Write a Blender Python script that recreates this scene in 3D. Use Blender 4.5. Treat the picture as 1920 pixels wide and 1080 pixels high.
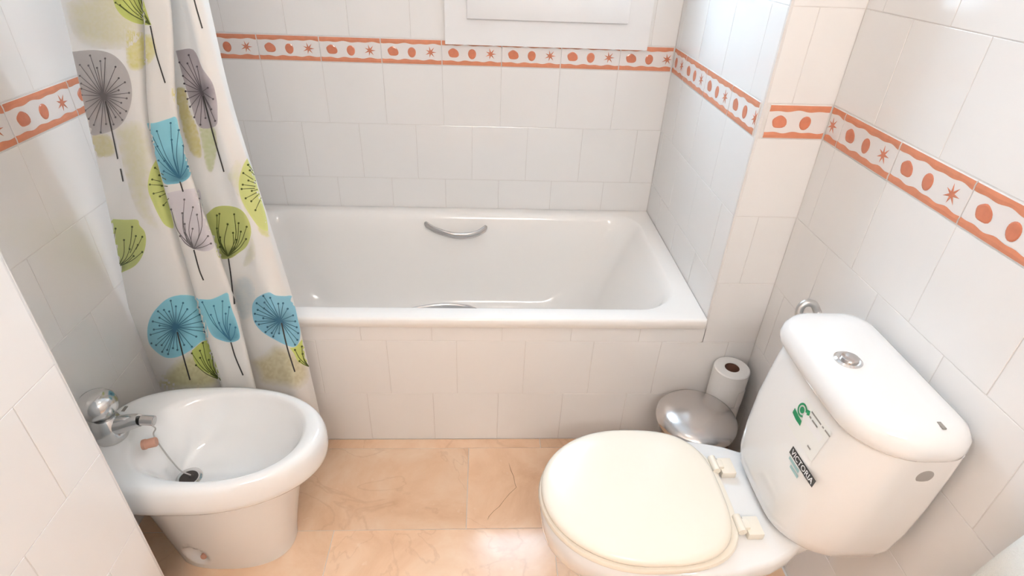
import bpy, bmesh, math, random
from mathutils import Vector, Matrix
from mathutils.bvhtree import BVHTree
from mathutils.geometry import delaunay_2d_cdt
random.seed(7)
for o in list(bpy.data.objects): bpy.data.objects.remove(o, do_unlink=True)
S = bpy.context.scene
COL = S.collection

# ------------------------------------------------------------------ camera
FPX = 1069.08
CAM = Vector((-0.640, -2.0342, 1.4102))
yaw, pitch, roll = (math.radians(a) for a in (3.44992, 32.2946, 2.40887))
_r0 = Vector((math.cos(yaw), -math.sin(yaw), 0)); _f0 = Vector((math.sin(yaw), math.cos(yaw), 0)); _u0 = Vector((0, 0, 1))
CF = _f0 * math.cos(pitch) - _u0 * math.sin(pitch)
_u1 = _u0 * math.cos(pitch) + _f0 * math.sin(pitch)
CR = _r0 * math.cos(roll) + _u1 * math.sin(roll)
CU = -_r0 * math.sin(roll) + _u1 * math.cos(roll)
cd = bpy.data.cameras.new('camera'); cam = bpy.data.objects.new('camera', cd); COL.objects.link(cam)
cam.matrix_world = Matrix(((CR.x, CU.x, -CF.x, CAM.x), (CR.y, CU.y, -CF.y, CAM.y), (CR.z, CU.z, -CF.z, CAM.z), (0, 0, 0, 1)))
cd.sensor_fit = 'HORIZONTAL'; cd.sensor_width = 36; cd.lens = FPX / 1920 * 36; cd.clip_start = 0.01
S.camera = cam

# ------------------------------------------------------------------ light
SKY = 19.0
LAMP = 7.5
FILL_LAMP = 68.0  # strength of the added fill tube behind the camera
EXPOSURE = 0.31
w = bpy.data.worlds.new('sky'); S.world = w; w.use_nodes = True
bg = w.node_tree.nodes['Background']; bg.inputs[0].default_value = (0.58, 0.80, 1.0, 1); bg.inputs[1].default_value = SKY
S.view_settings.view_transform = 'Standard'; S.view_settings.look = 'None'
S.view_settings.gamma = 1; S.view_settings.use_curve_mapping = False
S.view_settings.exposure = EXPOSURE
# daylight portal in the window opening (guides sky sampling only)
pd = bpy.data.lights.new('window_portal', 'AREA'); pd.shape = 'RECTANGLE'; pd.size = 0.42; pd.size_y = 0.82
pd.cycles.is_portal = True
po = bpy.data.objects.new('window_portal', pd); COL.objects.link(po)
po.location = (-0.445, 0.10, 1.648); po.rotation_euler = (math.radians(-90), 0, 0)

# ------------------------------------------------------------------ materials
def srgb(r, g, b):
    f = lambda c: (c / 255 / 12.92) if c / 255 <= 0.04045 else ((c / 255 + 0.055) / 1.055) ** 2.4
    return (f(r), f(g), f(b))
def mat(name, col, rough=0.4, metal=0.0, var=0.03, vscale=6.0, bump=0.0, bscale=20.0, emit=0.0, coat=0.0, spec=0.5):
    m = bpy.data.materials.new(name); m.use_nodes = True
    nt = m.node_tree; b = nt.nodes['Principled BSDF']
    b.inputs['Roughness'].default_value = rough; b.inputs['Metallic'].default_value = metal
    b.inputs['Coat Weight'].default_value = coat; b.inputs['Specular IOR Level'].default_value = spec
    tc = nt.nodes.new('ShaderNodeTexCoord')
    n = nt.nodes.new('ShaderNodeTexNoise'); n.inputs['Scale'].default_value = vscale; n.inputs['Detail'].default_value = 3
    nt.links.new(tc.outputs['Object'], n.inputs['Vector'])
    mx = nt.nodes.new('ShaderNodeMix'); mx.data_type = 'RGBA'
    mx.inputs['A'].default_value = (*[c * (1 - var) for c in col], 1); mx.inputs['B'].default_value = (*[min(1, c * (1 + var)) for c in col], 1)
    nt.links.new(n.outputs['Fac'], mx.inputs['Factor']); nt.links.new(mx.outputs['Result'], b.inputs['Base Color'])
    if bump:
        n2 = nt.nodes.new('ShaderNodeTexNoise'); n2.inputs['Scale'].default_value = bscale; n2.inputs['Detail'].default_value = 2
        nt.links.new(tc.outputs['Object'], n2.inputs['Vector'])
        bp = nt.nodes.new('ShaderNodeBump'); bp.inputs['Strength'].default_value = bump; bp.inputs['Distance'].default_value = 0.002
        nt.links.new(n2.outputs['Fac'], bp.inputs['Height']); nt.links.new(bp.outputs['Normal'], b.inputs['Normal'])
    if emit:
        b.inputs['Emission Color'].default_value = (*col, 1); b.inputs['Emission Strength'].default_value = emit
    return m
M = {}
M['tile'] = mat('glazed_tile', (0.87, 0.845, 0.825), 0.10, var=0.012, bump=0.10, bscale=9)
M['grout'] = mat('grout', (0.76, 0.72, 0.69), 0.8, var=0.08, vscale=30)
M['plaster'] = mat('plaster', (0.90, 0.885, 0.87), 0.7)
M['trim'] = mat('white_trim', (0.80, 0.77, 0.75), 0.25)
M['orange'] = mat('terracotta_glaze', srgb(213, 138, 106), 0.15, var=0.16, vscale=45)
M['orange_dark'] = mat('terracotta_motif', srgb(206, 127, 98), 0.15, var=0.16, vscale=70)
M['border'] = mat('border_white_glaze', (0.84, 0.79, 0.765), 0.12, var=0.02)
M['ceramic'] = mat('white_ceramic', (0.88, 0.865, 0.85), 0.07, var=0.01, coat=0.3)
M['tub'] = mat('tub_enamel', (0.93, 0.89, 0.85), 0.12, var=0.01)
M['seat'] = mat('cream_plastic', (0.90, 0.83, 0.715), 0.22, var=0.01)
M['chrome'] = mat('chrome', (0.72, 0.71, 0.71), 0.10, 1.0, var=0.03)
M['satin'] = mat('brushed_steel', (0.60, 0.575, 0.56), 0.22, 1.0, var=0.03)
M['tap'] = mat('dull_chrome', (0.66, 0.66, 0.655), 0.17, 1.0, var=0.05, vscale=20)
M['dark'] = mat('dark_hole', (0.05, 0.04, 0.035), 0.5)
M['black'] = mat('black_print', (0.03, 0.028, 0.028), 0.4)
M['white_print'] = mat('white_print', (0.85, 0.85, 0.85), 0.4)
M['green_print'] = mat('green_print', srgb(20, 140, 90), 0.4)
M['teal_print'] = mat('pale_blue_print', srgb(160, 195, 195), 0.4)
M['grey_print'] = mat('grey_print', srgb(150, 145, 138), 0.5)
M['film'] = mat('sticker_film', (0.86, 0.85, 0.81), 0.25)
M['greycap'] = mat('grey_cap', srgb(165, 160, 155), 0.4)
M['paper'] = mat('tissue_paper', (0.86, 0.84, 0.82), 0.9, bump=0.3, bscale=160)
M['card'] = mat('cardboard', srgb(120, 85, 70), 0.9)
M['crack'] = mat('crack_brown', srgb(150, 108, 80), 0.8)  # brown colour of the crack line itself
M['cork'] = mat('rubber_stopper', srgb(200, 150, 128), 0.6)
M['paint'] = mat('white_paint', (0.87, 0.855, 0.85), 0.35, bump=0.05, bscale=60)
M['towel'] = mat('terry_cloth', (0.90, 0.92, 0.89), 0.95, bump=1.0, bscale=350)
M['wood'] = mat('door_wood', (0.55, 0.36, 0.2), 0.4, var=0.2, vscale=4)
M['lamp'] = mat('opal_glass', (1.0, 0.90, 0.80), 0.3, emit=LAMP)
M['fill_lamp'] = mat('opal_fill', (1.0, 0.962, 0.925), 0.3, emit=FILL_LAMP)
M['hose'] = mat('braided_hose', (0.55, 0.53, 0.51), 0.35, 0.8)
M['grey_plastic'] = mat('grey_plastic', (0.55, 0.54, 0.53), 0.4)
def glass():
    m = bpy.data.materials.new('window_glass'); m.use_nodes = True; nt = m.node_tree; nt.nodes.clear()
    o = nt.nodes.new('ShaderNodeOutputMaterial'); a = nt.nodes.new('ShaderNodeBsdfTransparent'); g = nt.nodes.new('ShaderNodeBsdfGlossy')
    g.inputs['Roughness'].default_value = 0.05; mx = nt.nodes.new('ShaderNodeMixShader'); mx.inputs[0].default_value = 0.08
    nt.links.new(a.outputs[0], mx.inputs[1]); nt.links.new(g.outputs[0], mx.inputs[2]); nt.links.new(mx.outputs[0], o.inputs[0]); return m
M['glass'] = glass()
def marble():
    m = bpy.data.materials.new('polished_marble'); m.use_nodes = True; nt = m.node_tree; b = nt.nodes['Principled BSDF']
    oi = nt.nodes.new('ShaderNodeObjectInfo'); tc = nt.nodes.new('ShaderNodeTexCoord')
    ad = nt.nodes.new('ShaderNodeVectorMath'); ad.operation = 'ADD'
    sc = nt.nodes.new('ShaderNodeVectorMath'); sc.operation = 'SCALE'; sc.inputs['Scale'].default_value = 9.0
    nt.links.new(oi.outputs['Location'], sc.inputs[0]); nt.links.new(tc.outputs['Object'], ad.inputs[0]); nt.links.new(sc.outputs[0], ad.inputs[1])
    n1 = nt.nodes.new('ShaderNodeTexNoise'); n1.inputs['Scale'].default_value = 5; n1.inputs['Detail'].default_value = 8; n1.inputs['Roughness'].default_value = 0.62
    n1.inputs['Distortion'].default_value = 0.6
    nt.links.new(ad.outputs[0], n1.inputs['Vector'])
    cr = nt.nodes.new('ShaderNodeValToRGB'); e = cr.color_ramp
    e.elements[0].position = 0.28; e.elements[0].color = (*srgb(224, 181, 146), 1)
    e.elements[1].position = 0.75; e.elements[1].color = (*srgb(246, 219, 192), 1)
    k = e.elements.new(0.5); k.color = (*srgb(238, 201, 168), 1)
    nt.links.new(n1.outputs['Fac'], cr.inputs['Fac'])
    # veins
    n2 = nt.nodes.new('ShaderNodeTexNoise'); n2.inputs['Scale'].default_value = 3.0; n2.inputs['Detail'].default_value = 6; n2.inputs['Distortion'].default_value = 1.2
    nt.links.new(ad.outputs[0], n2.inputs['Vector'])
    sb = nt.nodes.new('ShaderNodeMath'); sb.operation = 'SUBTRACT'; sb.inputs[1].default_value = 0.5; nt.links.new(n2.outputs['Fac'], sb.inputs[0])
    ab = nt.nodes.new('ShaderNodeMath'); ab.operation = 'ABSOLUTE'; nt.links.new(sb.outputs[0], ab.inputs[0])
    mr = nt.nodes.new('ShaderNodeMapRange'); mr.inputs['From Min'].default_value = 0.0; mr.inputs['From Max'].default_value = 0.012
    mr.inputs['To Min'].default_value = 0.28; mr.inputs['To Max'].default_value = 0.0; nt.links.new(ab.outputs[0], mr.inputs['Value'])
    mx = nt.nodes.new('ShaderNodeMix'); mx.data_type = 'RGBA'; mx.inputs['B'].default_value = (*srgb(202, 160, 130), 1)
    nt.links.new(mr.outputs[0], mx.inputs['Factor']); nt.links.new(cr.outputs['Color'], mx.inputs['A'])
    # pale fossil specks
    n3 = nt.nodes.new('ShaderNodeTexNoise'); n3.inputs['Scale'].default_value = 38; n3.inputs['Detail'].default_value = 2
    nt.links.new(ad.outputs[0], n3.inputs['Vector'])
    mr3 = nt.nodes.new('ShaderNodeMapRange'); mr3.inputs['From Min'].default_value = 0.68; mr3.inputs['From Max'].default_value = 0.76; mr3.inputs['To Max'].default_value = 0.5
    nt.links.new(n3.outputs['Fac'], mr3.inputs['Value'])
    mx3 = nt.nodes.new('ShaderNodeMix'); mx3.data_type = 'RGBA'; mx3.inputs['B'].default_value = (*srgb(243, 214, 188), 1)
    nt.links.new(mr3.outputs[0], mx3.inputs['Factor']); nt.links.new(mx.outputs['Result'], mx3.inputs['A'])
    # per-slab tint
    hs = nt.nodes.new('ShaderNodeHueSaturation'); vr = nt.nodes.new('ShaderNodeMapRange'); vr.inputs['To Min'].default_value = 0.94; vr.inputs['To Max'].default_value = 1.06
    nt.links.new(oi.outputs['Random'], vr.inputs['Value']); nt.links.new(vr.outputs[0], hs.inputs['Value']); nt.links.new(mx3.outputs['Result'], hs.inputs['Color'])
    nt.links.new(hs.outputs['Color'], b.inputs['Base Color'])
    b.inputs['Roughness'].default_value = 0.16
    bp = nt.nodes.new('ShaderNodeBump'); bp.inputs['Strength'].default_value = 0.12; bp.inputs['Distance'].default_value = 0.001
    nt.links.new(n3.outputs['Fac'], bp.inputs['Height']); nt.links.new(bp.outputs['Normal'], b.inputs['Normal'])
    return m
M['marble'] = marble()
def cloth(name, attr):
    m = bpy.data.materials.new(name); m.use_nodes = True; nt = m.node_tree; nt.nodes.clear()
    o = nt.nodes.new('ShaderNodeOutputMaterial'); p = nt.nodes.new('ShaderNodeBsdfPrincipled'); t = nt.nodes.new('ShaderNodeBsdfTranslucent')
    p.inputs['Roughness'].default_value = 0.45
    mx = nt.nodes.new('ShaderNodeMixShader'); mx.inputs[0].default_value = 0.20
    if attr:
        a = nt.nodes.new('ShaderNodeVertexColor'); a.layer_name = 'print'
        nt.links.new(a.outputs['Color'], p.inputs['Base Color']); nt.links.new(a.outputs['Color'], t.inputs['Color'])
    else:
        tc = nt.nodes.new('ShaderNodeTexCoord'); n = nt.nodes.new('ShaderNodeTexNoise'); n.inputs['Scale'].default_value = 4
        nt.links.new(tc.outputs['Object'], n.inputs['Vector'])
        c = nt.nodes.new('ShaderNodeMix'); c.data_type = 'RGBA'; c.inputs['A'].default_value = (*CLOTH, 1); c.inputs['B'].default_value = (*[v * 0.97 for v in CLOTH], 1)
        nt.links.new(n.outputs['Fac'], c.inputs['Factor'])
        nt.links.new(c.outputs['Result'], p.inputs['Base Color']); nt.links.new(c.outputs['Result'], t.inputs['Color'])
    nt.links.new(p.outputs[0], mx.inputs[1]); nt.links.new(t.outputs[0], mx.inputs[2]); nt.links.new(mx.outputs[0], o.inputs[0]); return m
CLOTH = (0.84, 0.82, 0.79)
M['cloth'] = cloth('curtain_cloth', False)
M['print'] = cloth('curtain_print', True)

# ------------------------------------------------------------------ helpers
def link(name, me, mats, parent=None, label=None, cat=None, group=None, kind=None, smooth=None):
    o = bpy.data.objects.new(name, me); COL.objects.link(o)
    for m in (mats if isinstance(mats, (list, tuple)) else [mats]):
        if len(me.materials) < (len(mats) if isinstance(mats, (list, tuple)) else 1): me.materials.append(M[m])
    if smooth is not None:
        me.polygons.foreach_set('use_smooth', [True] * len(me.polygons)); me.set_sharp_from_angle(angle=math.radians(smooth))
    if parent: o.parent = parent
    return tag(o, label, cat, group, kind)
def tag(o, label=None, cat=None, group=None, kind=None):
    if label: o['label'] = label
    if cat: o['category'] = cat
    if group: o['group'] = group
    if kind: o['kind'] = kind
    return o
def empty(name, loc=(0, 0, 0), **k):
    o = bpy.data.objects.new(name, None); COL.objects.link(o); o.location = loc; o.empty_display_size = 0.05
    return tag(o, **k)
def bm_mesh(bm, name):
    bmesh.ops.recalc_face_normals(bm, faces=bm.faces[:])
    me = bpy.data.meshes.new(name); bm.to_mesh(me); bm.free(); return me
def box(bm, x0, x1, y0, y1, z0, z1, bev=0.0, seg=2):
    r = bmesh.ops.create_cube(bm, size=1.0); vs = r['verts']
    for v in vs:
        v.co = Vector(((x0 + x1) / 2 + v.co.x * (x1 - x0), (y0 + y1) / 2 + v.co.y * (y1 - y0), (z0 + z1) / 2 + v.co.z * (z1 - z0)))
    if bev:
        es = list({e for v in vs for e in v.link_edges})
        bmesh.ops.bevel(bm, geom=es, offset=bev, segments=seg, affect='EDGES', profile=0.5)
def loft(bm, rings, cap0=True, cap1=True):
    vs = [[bm.verts.new(p) for p in r] for r in rings]; n = len(rings[0])
    for a, b in zip(vs[:-1], vs[1:]):
        for i in range(n): bm.faces.new((a[i], a[(i + 1) % n], b[(i + 1) % n], b[i]))
    if cap0: bm.faces.new(vs[0])
    if cap1: bm.faces.new(vs[-1])
    return vs
def tube(bm, pts, rad, n=10, caps=True):
    pts = [Vector(p) for p in pts]; rings = []; up = None
    rr = rad if isinstance(rad, (list, tuple)) else [rad] * len(pts)
    for i, p in enumerate(pts):
        t = (pts[min(i + 1, len(pts) - 1)] - pts[max(i - 1, 0)]).normalized()
        if up is None:
            up = t.orthogonal().normalized()
        up = (up - t * up.dot(t)).normalized(); s = t.cross(up)
        rings.append([p + (up * math.cos(2 * math.pi * k / n) + s * math.sin(2 * math.pi * k / n)) * rr[i] for k in range(n)])
    loft(bm, rings, caps, caps)
def catmull(pts, per=8):
    pts = [Vector(p) for p in pts]; out = []
    P = [pts[0] * 2 - pts[1]] + pts + [pts[-1] * 2 - pts[-2]]
    for i in range(1, len(P) - 2):
        a, b, c, d = P[i - 1:i + 3]
        for k in range(per):
            t = k / per
            out.append(0.5 * ((2 * b) + (c - a) * t + (2 * a - 5 * b + 4 * c - d) * t * t + (3 * b - a - 3 * c + d) * t ** 3))
    out.append(pts[-1]); return out
def lathe(bm, prof, c, n=32, axis=None, caps=True):
    c = Vector(c); ax = Vector(axis or (0, 0, 1)).normalized(); u = ax.orthogonal().normalized(); v = ax.cross(u)
    loft(bm, [[c + ax * z + (u * math.cos(2 * math.pi * k / n) + v * math.sin(2 * math.pi * k / n)) * max(r, 1e-4) for k in range(n)] for r, z in prof], caps, caps)
def spow(c, e): return math.copysign(abs(c) ** e, c)
def egg(cx, cy, af, ab, b, nf, nb, z, n=64):
    """egg outline; front points to dirx, here af = extent towards -x and ab towards +x"""
    out = []
    for i in range(n):
        t = 2 * math.pi * i / n; c, s = math.cos(t), math.sin(t)
        e = nb if c > 0 else nf
        out.append(Vector((cx + (ab if c > 0 else af) * spow(c, 2 / e), cy + b * spow(s, 2 / e), z)))
    return out
def rrect(x0, x1, y0, y1, r, z, n=10, ex=0.0):
    """rounded rectangle; r scalar or (r at x0y0, x1y0, x1y1, x0y1)"""
    rs = r if isinstance(r, (list, tuple)) else [r] * 4
    out = []
    for (cx, cy, a0, rr) in ((x0, y0, 180, rs[0]), (x1, y0, 270, rs[1]), (x1, y1, 0, rs[2]), (x0, y1, 90, rs[3])):
        ccx = cx + rr * (1 if cx == x0 else -1); ccy = cy + rr * (1 if cy == y0 else -1)
        for k in range(n + 1):
            a = math.radians(a0 + 90 * k / n); out.append(Vector((ccx + rr * math.cos(a), ccy + rr * math.sin(a), z)))
    return out

# ------------------------------------------------------------------ dimensions of the room
XL, XP, XR = -1.57, -1.31, 0.165          # left wall, left partition face, right wall
YA, YPE, YF = -0.726, -1.31, -3.05        # bath front / pier face, partition end, wall behind the camera
ZC = 2.42
ZB0, ZB1 = 1.008, 1.090
G = 0.0009                                 # grout recess
JW = 0.0017                                # joint width
OP = (-0.655, -0.235, 1.236, 2.06)          # window opening x0 x1 z0 z1
def slab(name, boxes, m, label, cat):
    bm = bmesh.new()
    for b in boxes: box(bm, *b)
    return link(name, bm_mesh(bm, name), m, label=label, cat=cat, kind='structure')
wall_back = slab('wall_back', [(XL - .1, OP[0], G, .22, -.05, ZC), (OP[1], XR + .1, G, .22, -.05, ZC), (OP[0], OP[1], G, .22, -.05, OP[2]), (OP[0], OP[1], G, .22, OP[3], ZC)],
                 'grout', 'tiled back wall behind the bathtub with a window', 'wall')
wall_pier = slab('wall_pier', [(G, XR + .1, YA + G, 0.0, 0, ZC)], 'grout', 'tiled pier at the right end of the bathtub', 'wall')
wall_right = slab('wall_right', [(XR + G, XR + .12, YF, YA + 0.05, -.05, ZC)], 'grout', 'tiled right wall behind the toilet tank', 'wall')
wall_left = slab('wall_left', [(XL - .12, XL - G, YPE - .1, 0.05, -.05, ZC)], 'grout', 'tiled left wall beside bidet and shower curtain', 'wall')
wall_part = slab('wall_partition', [(XL - .12, XP - G, YF, YPE - G, 0, ZC)], 'grout', 'tiled projecting wall in the left foreground', 'wall')
wall_front = slab('wall_front', [(XL - .1, XR + .1, YF - .1, YF, -.05, ZC)], 'plaster', 'plain wall with the door, opposite the window', 'wall')
wall_apron = slab('wall_apron', [(XL, 0.01, YA + G, YA + .03, 0, 0.4485)], 'grout', 'tiled bath front below the white tub rim', 'wall')
ceiling = slab('ceiling', [(XL - .1, XR + .1, YF - .1, .1, ZC, ZC + .1)], 'plaster', 'plain white ceiling above the bathroom', 'ceiling')
floor = slab('floor', [(XL - .1, XR + .1, YF - .1, .1, -.08, -.0015)], 'grout', 'polished beige marble slab floor', 'floor')

# ------------------------------------------------------------------ tiles
_tm = {}
def tile_mesh(wd, ht, m='tile'):
    k = (round(wd, 4), round(ht, 4), m)
    if k in _tm: return _tm[k]
    bm = bmesh.new(); a, b = wd / 2, ht / 2; bv = 0.0008
    rings = []
    for ins, h in ((0, -0.0018), (0, -0.0007), (bv * .35, -0.0002), (bv, 0)):
        rings.append([Vector((s * (a - ins), t * (b - ins), h)) for s, t in ((-1, -1), (1, -1), (1, 1), (-1, 1))])
    loft(bm, rings, False, True)
    me = bm_mesh(bm, 'tile'); me.materials.append(M[m]); _tm[k] = me; return me
def frame(origin, udir, ndir):
    u = Vector(udir); n = Vector(ndir); v = Vector((0, 0, 1))
    m = Matrix((u, v, n)).transposed().to_4x4(); m.translation = Vector(origin); return m
def put_tile(fr, wall, u0, u1, v0, v1):
    wd, ht = u1 - u0 - JW, v1 - v0 - JW
    if wd < 0.004 or ht < 0.004: return
    o = bpy.data.objects.new('tile', tile_mesh(wd, ht)); COL.objects.link(o); o.parent = wall
    j = Matrix.Rotation(random.uniform(-.0022, .0022), 4, 'X') @ Matrix.Rotation(random.uniform(-.0022, .0022), 4, 'Y')
    o.matrix_world = fr @ Matrix.Translation(((u0 + u1) / 2, (v0 + v1) / 2, random.uniform(-.0002, .0003))) @ j
def tile_rows(fr, wall, u0, u1, rows, holes=()):
    """rows: (v0, v1, joint offset)"""
    for v0, v1, off in rows:
        cuts = [u0]; k = math.ceil((u0 - off) / 0.2 + 1e-4)
        while off + 0.2 * k < u1 - 1e-3:
            if off + .2 * k > u0 + 1e-3: cuts.append(off + 0.2 * k)
            k += 1
        cuts.append(u1)
        for a, b in zip(cuts[:-1], cuts[1:]):
            segs = [(a, b, v0, v1)]
            for (hx0, hx1, hz0, hz1) in holes:
                nx = []
                for (p, q, r, s) in segs:
                    if q <= hx0 or p >= hx1 or s <= hz0 or r >= hz1: nx.append((p, q, r, s)); continue
                    if p < hx0: nx.append((p, hx0, r, s))
                    if q > hx1: nx.append((hx1, q, r, s))
                    if r < hz0: nx.append((max(p, hx0), min(q, hx1), r, hz0))
                    if s > hz1: nx.append((max(p, hx0), min(q, hx1), hz1, s))
                segs = nx
            for sgm in segs: put_tile(fr, wall, *sgm)
ROWS_UP = [(1.090, 1.291), (1.291, 1.494), (1.494, 1.697), (1.697, 1.9)]
def rows(offA, low=0.0):
    """running bond; offA = joint offset of the rows aligned with the border"""
    h = offA + 0.1
    r = [(0.0, 0.197, offA), (0.197, 0.400, h), (0.400, 0.603, offA), (0.603, 0.805, h), (0.805, 1.008, offA)]
    r = [(max(a, low), b, o) for a, b, o in r if b > low + .01]
    return r + [(a, b, h if i % 2 == 0 else offA) for i, (a, b) in enumerate(ROWS_UP)]
FB = frame((0, 0, 0), (1, 0, 0), (0, -1, 0))          # back wall u = x
FP = frame((0, YA, 0), (1, 0, 0), (0, -1, 0))         # pier face and bath front u = x
FT = frame((0, 0, 0), (0, -1, 0), (-1, 0, 0))         # bath end wall u = -y
FR = frame((XR, 0, 0), (0, -1, 0), (-1, 0, 0))        # right wall u = -y
FL = frame((XL, 0, 0), (0, 1, 0), (1, 0, 0))          # left wall u = y
FQ = frame((XP, 0, 0), (0, 1, 0), (1, 0, 0))          # partition u = y
FE = frame((0, YPE, 0), (-1, 0, 0), (0, 1, 0))        # partition end u = -x
TR = 0.006
tile_rows(FB, wall_back, XL, 0, rows(-1.385, 0.46), holes=((-0.74, -0.13, 1.12, 2.3),))
tile_rows(FT, wall_pier, 0, -YA - TR, rows(0.14, 0.46))
tile_rows(FP, wall_pier, TR, XR, [(a, b, o) for a, b, o in rows(-0.035) if a > .44] + [(0.4, 0.603, -.035)])
tile_rows(FP, wall_apron, XL, XR, [(0, .197, -.99), (.197, .400, -1.1155)])
tile_rows(FP, wall_apron, XL, TR, [(.400, .4495, -.985)])
tile_rows(FR, wall_right, -YA, 2.5, rows(0.786))
tile_rows(FL, wall_left, YPE, 0, rows(-0.884))
tile_rows(FQ, wall_part, -2.7, YPE - TR, rows(-1.91))
tile_rows(FE, wall_part, -XP + TR, -XL, rows(1.4))

# ------------------------------------------------------------------ decorated border tiles
def wavy(u): return 0.0013 * math.sin(u * 130) + 0.0011 * math.sin(u * 71 + 1.3)
_bm = {}
def border_mesh(u0, u1):
    k = (round(u0, 4), round(u1, 4))
    if k in _bm: return _bm[k]
    bm = bmesh.new(); hv = 0.0395; T = 0.0016
    rings = []
    for ins, h in ((0, -0.0018), (0, T - 0.0009), (0.0005, T - 0.0003), (0.0013, T)):
        rings.append([Vector((x, y, h)) for x, y in ((u0 + ins, -hv + ins), (u1 - ins, -hv + ins), (u1 - ins, hv - ins), (u0 + ins, hv - ins))])
    loft(bm, rings, False, True)
    for f in bm.faces: f.material_index = 0
    def poly_dome(pts, c, mi, h0, h1):
        """raised motif: base outline, inset ring, centre"""
        a = [bm.verts.new((x, y, T + h0)) for x, y in pts]
        b = [bm.verts.new((c[0] + (x - c[0]) * .82, c[1] + (y - c[1]) * .82, T + h1)) for x, y in pts]
        z = bm.verts.new((c[0], c[1], T + h1 * 1.15)); n = len(pts)
        for i in range(n):
            f = bm.faces.new((a[i], a[(i + 1) % n], b[(i + 1) % n], b[i])); f.material_index = mi
            f = bm.faces.new((b[i], b[(i + 1) % n], z)); f.material_index = mi
    # terracotta bands with wavy inner edges
    N = 30
    for sgn in (1, -1):
        prev = None
        for i in range(N + 1):
            u = u0 + 0.0008 + (u1 - u0 - 0.0016) * i / N
            outer = sgn * (hv - 0.0016); inner = sgn * (hv - 0.0150 + wavy(u * (1 if sgn > 0 else 1.13) + sgn))
            c = [bm.verts.new((u, outer, T + 0.0002)), bm.verts.new((u, (outer * .5 + inner * .5), T + 0.0010)), bm.verts.new((u, inner, T + 0.0003))]
            if prev:
                for q in range(2):
                    f = bm.faces.new((prev[q], c[q], c[q + 1], prev[q + 1])); f.material_index = 1
            prev = c
    def vis(c): return u0 + .008 < c < u1 - .008
    def clampu(x): return min(max(x, u0 + .001), u1 - .001)
    if vis(-0.062):
        pts = []
        for i in range(20):
            t = 2 * math.pi * i / 20; r = 0.0150 + 0.0042 * max(0, math.cos(t + 0.45)) ** 8 + 0.0006 * math.sin(5 * t)
            pts.append((clampu(-0.062 + r * 1.10 * math.cos(t)), r * math.sin(t) * 0.98))
        poly_dome(pts, (-0.062, 0), 2, 0.0002, 0.0011)
    if vis(0.001):
        pts = []
        for i in range(18):
            t = 2 * math.pi * i / 18; pts.append((clampu(0.001 + 0.0135 * math.cos(t)), -0.001 + (0.0172 if math.sin(t) < 0 else 0.0150) * math.sin(t)))
        poly_dome(pts, (0.001, 0), 2, 0.0002, 0.0011)
    if vis(0.063):
        pts = []
        for i in range(14):
            t = 2 * math.pi * i / 14 + 0.9; r = 0.0195 if i % 2 == 0 else 0.0058
            if i in (4, 8): r *= 0.9
            pts.append((clampu(0.063 + r * math.cos(t)), r * math.sin(t)))
        poly_dome(pts, (0.063, 0), 2, 0.0002, 0.0009)
    me = bm_mesh(bm, 'border_tile')
    for n in ('border', 'orange', 'orange_dark'): me.materials.append(M[n])
    _bm[k] = me; return me
def border_row(fr, wall, u0, u1, off):
    k = math.floor((u0 - off) / .2 + 1e-6)
    while off + .2 * k < u1 - 1e-3:
        c = off + .2 * k + .1; a = max(u0, c - .1) - c; b = min(u1, c + .1) - c
        if b - a > .01:
            o = bpy.data.objects.new('border_tile', border_mesh(a + JW / 2, b - JW / 2)); COL.objects.link(o); o.parent = wall
            o.matrix_world = fr @ Matrix.Translation((c, (ZB0 + ZB1) / 2, random.uniform(-.0002, .0002)))
        k += 1
border_row(FB, wall_back, XL, -0.004, -1.385)
border_row(FT, wall_pier, 0.008, -YA - TR - .008, 0.14)
o = bpy.data.objects.new('border_tile', border_mesh(TR + .010 - .108, XR - .004 - .108)); COL.objects.link(o); o.parent = wall_pier
o.matrix_world = FP @ Matrix.Translation((.108, (ZB0 + ZB1) / 2, 0))
border_row(FR, wall_right, -YA + 0.004, 2.5, 0.786)
border_row(FL, wall_left, YPE, 0, -0.884)
border_row(FQ, wall_part, -2.7, YPE - TR - .006, -1.42)
# edge beads on the outer corners
def bead(name, x, y, cx, cy, label, parent):
    bm = bmesh.new(); r = 0.007; n = 8
    # quarter round column: arc from one wall face to the other
    a0 = math.atan2(cy, 0); pts = [(cx * r * -1, 0)]
    arc = [(-cx * 0 , 0)]
    arc = [(x - cx * r + cx * r * math.cos(t), y - cy * r + cy * r * math.sin(t)) for t in [i / n * math.pi / 2 for i in range(n + 1)]]
    arc.append((x - cx * r, y - cy * r))
    loft(bm, [[Vector((p, q, z)) for p, q in arc] for z in (0.0 if cx > 0 else 0.455, ZC)], True, True)
    return link(name, bm_mesh(bm, name), 'trim', label=label, cat='trim', kind='structure', smooth=40)
bead('trim_1', 0, YA, -1, -1, 'white rounded edge bead on the pier corner at the tub', None)
bead('trim_2', XP, YPE, 1, 1, 'white rounded edge bead on the left foreground wall', None)

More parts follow.
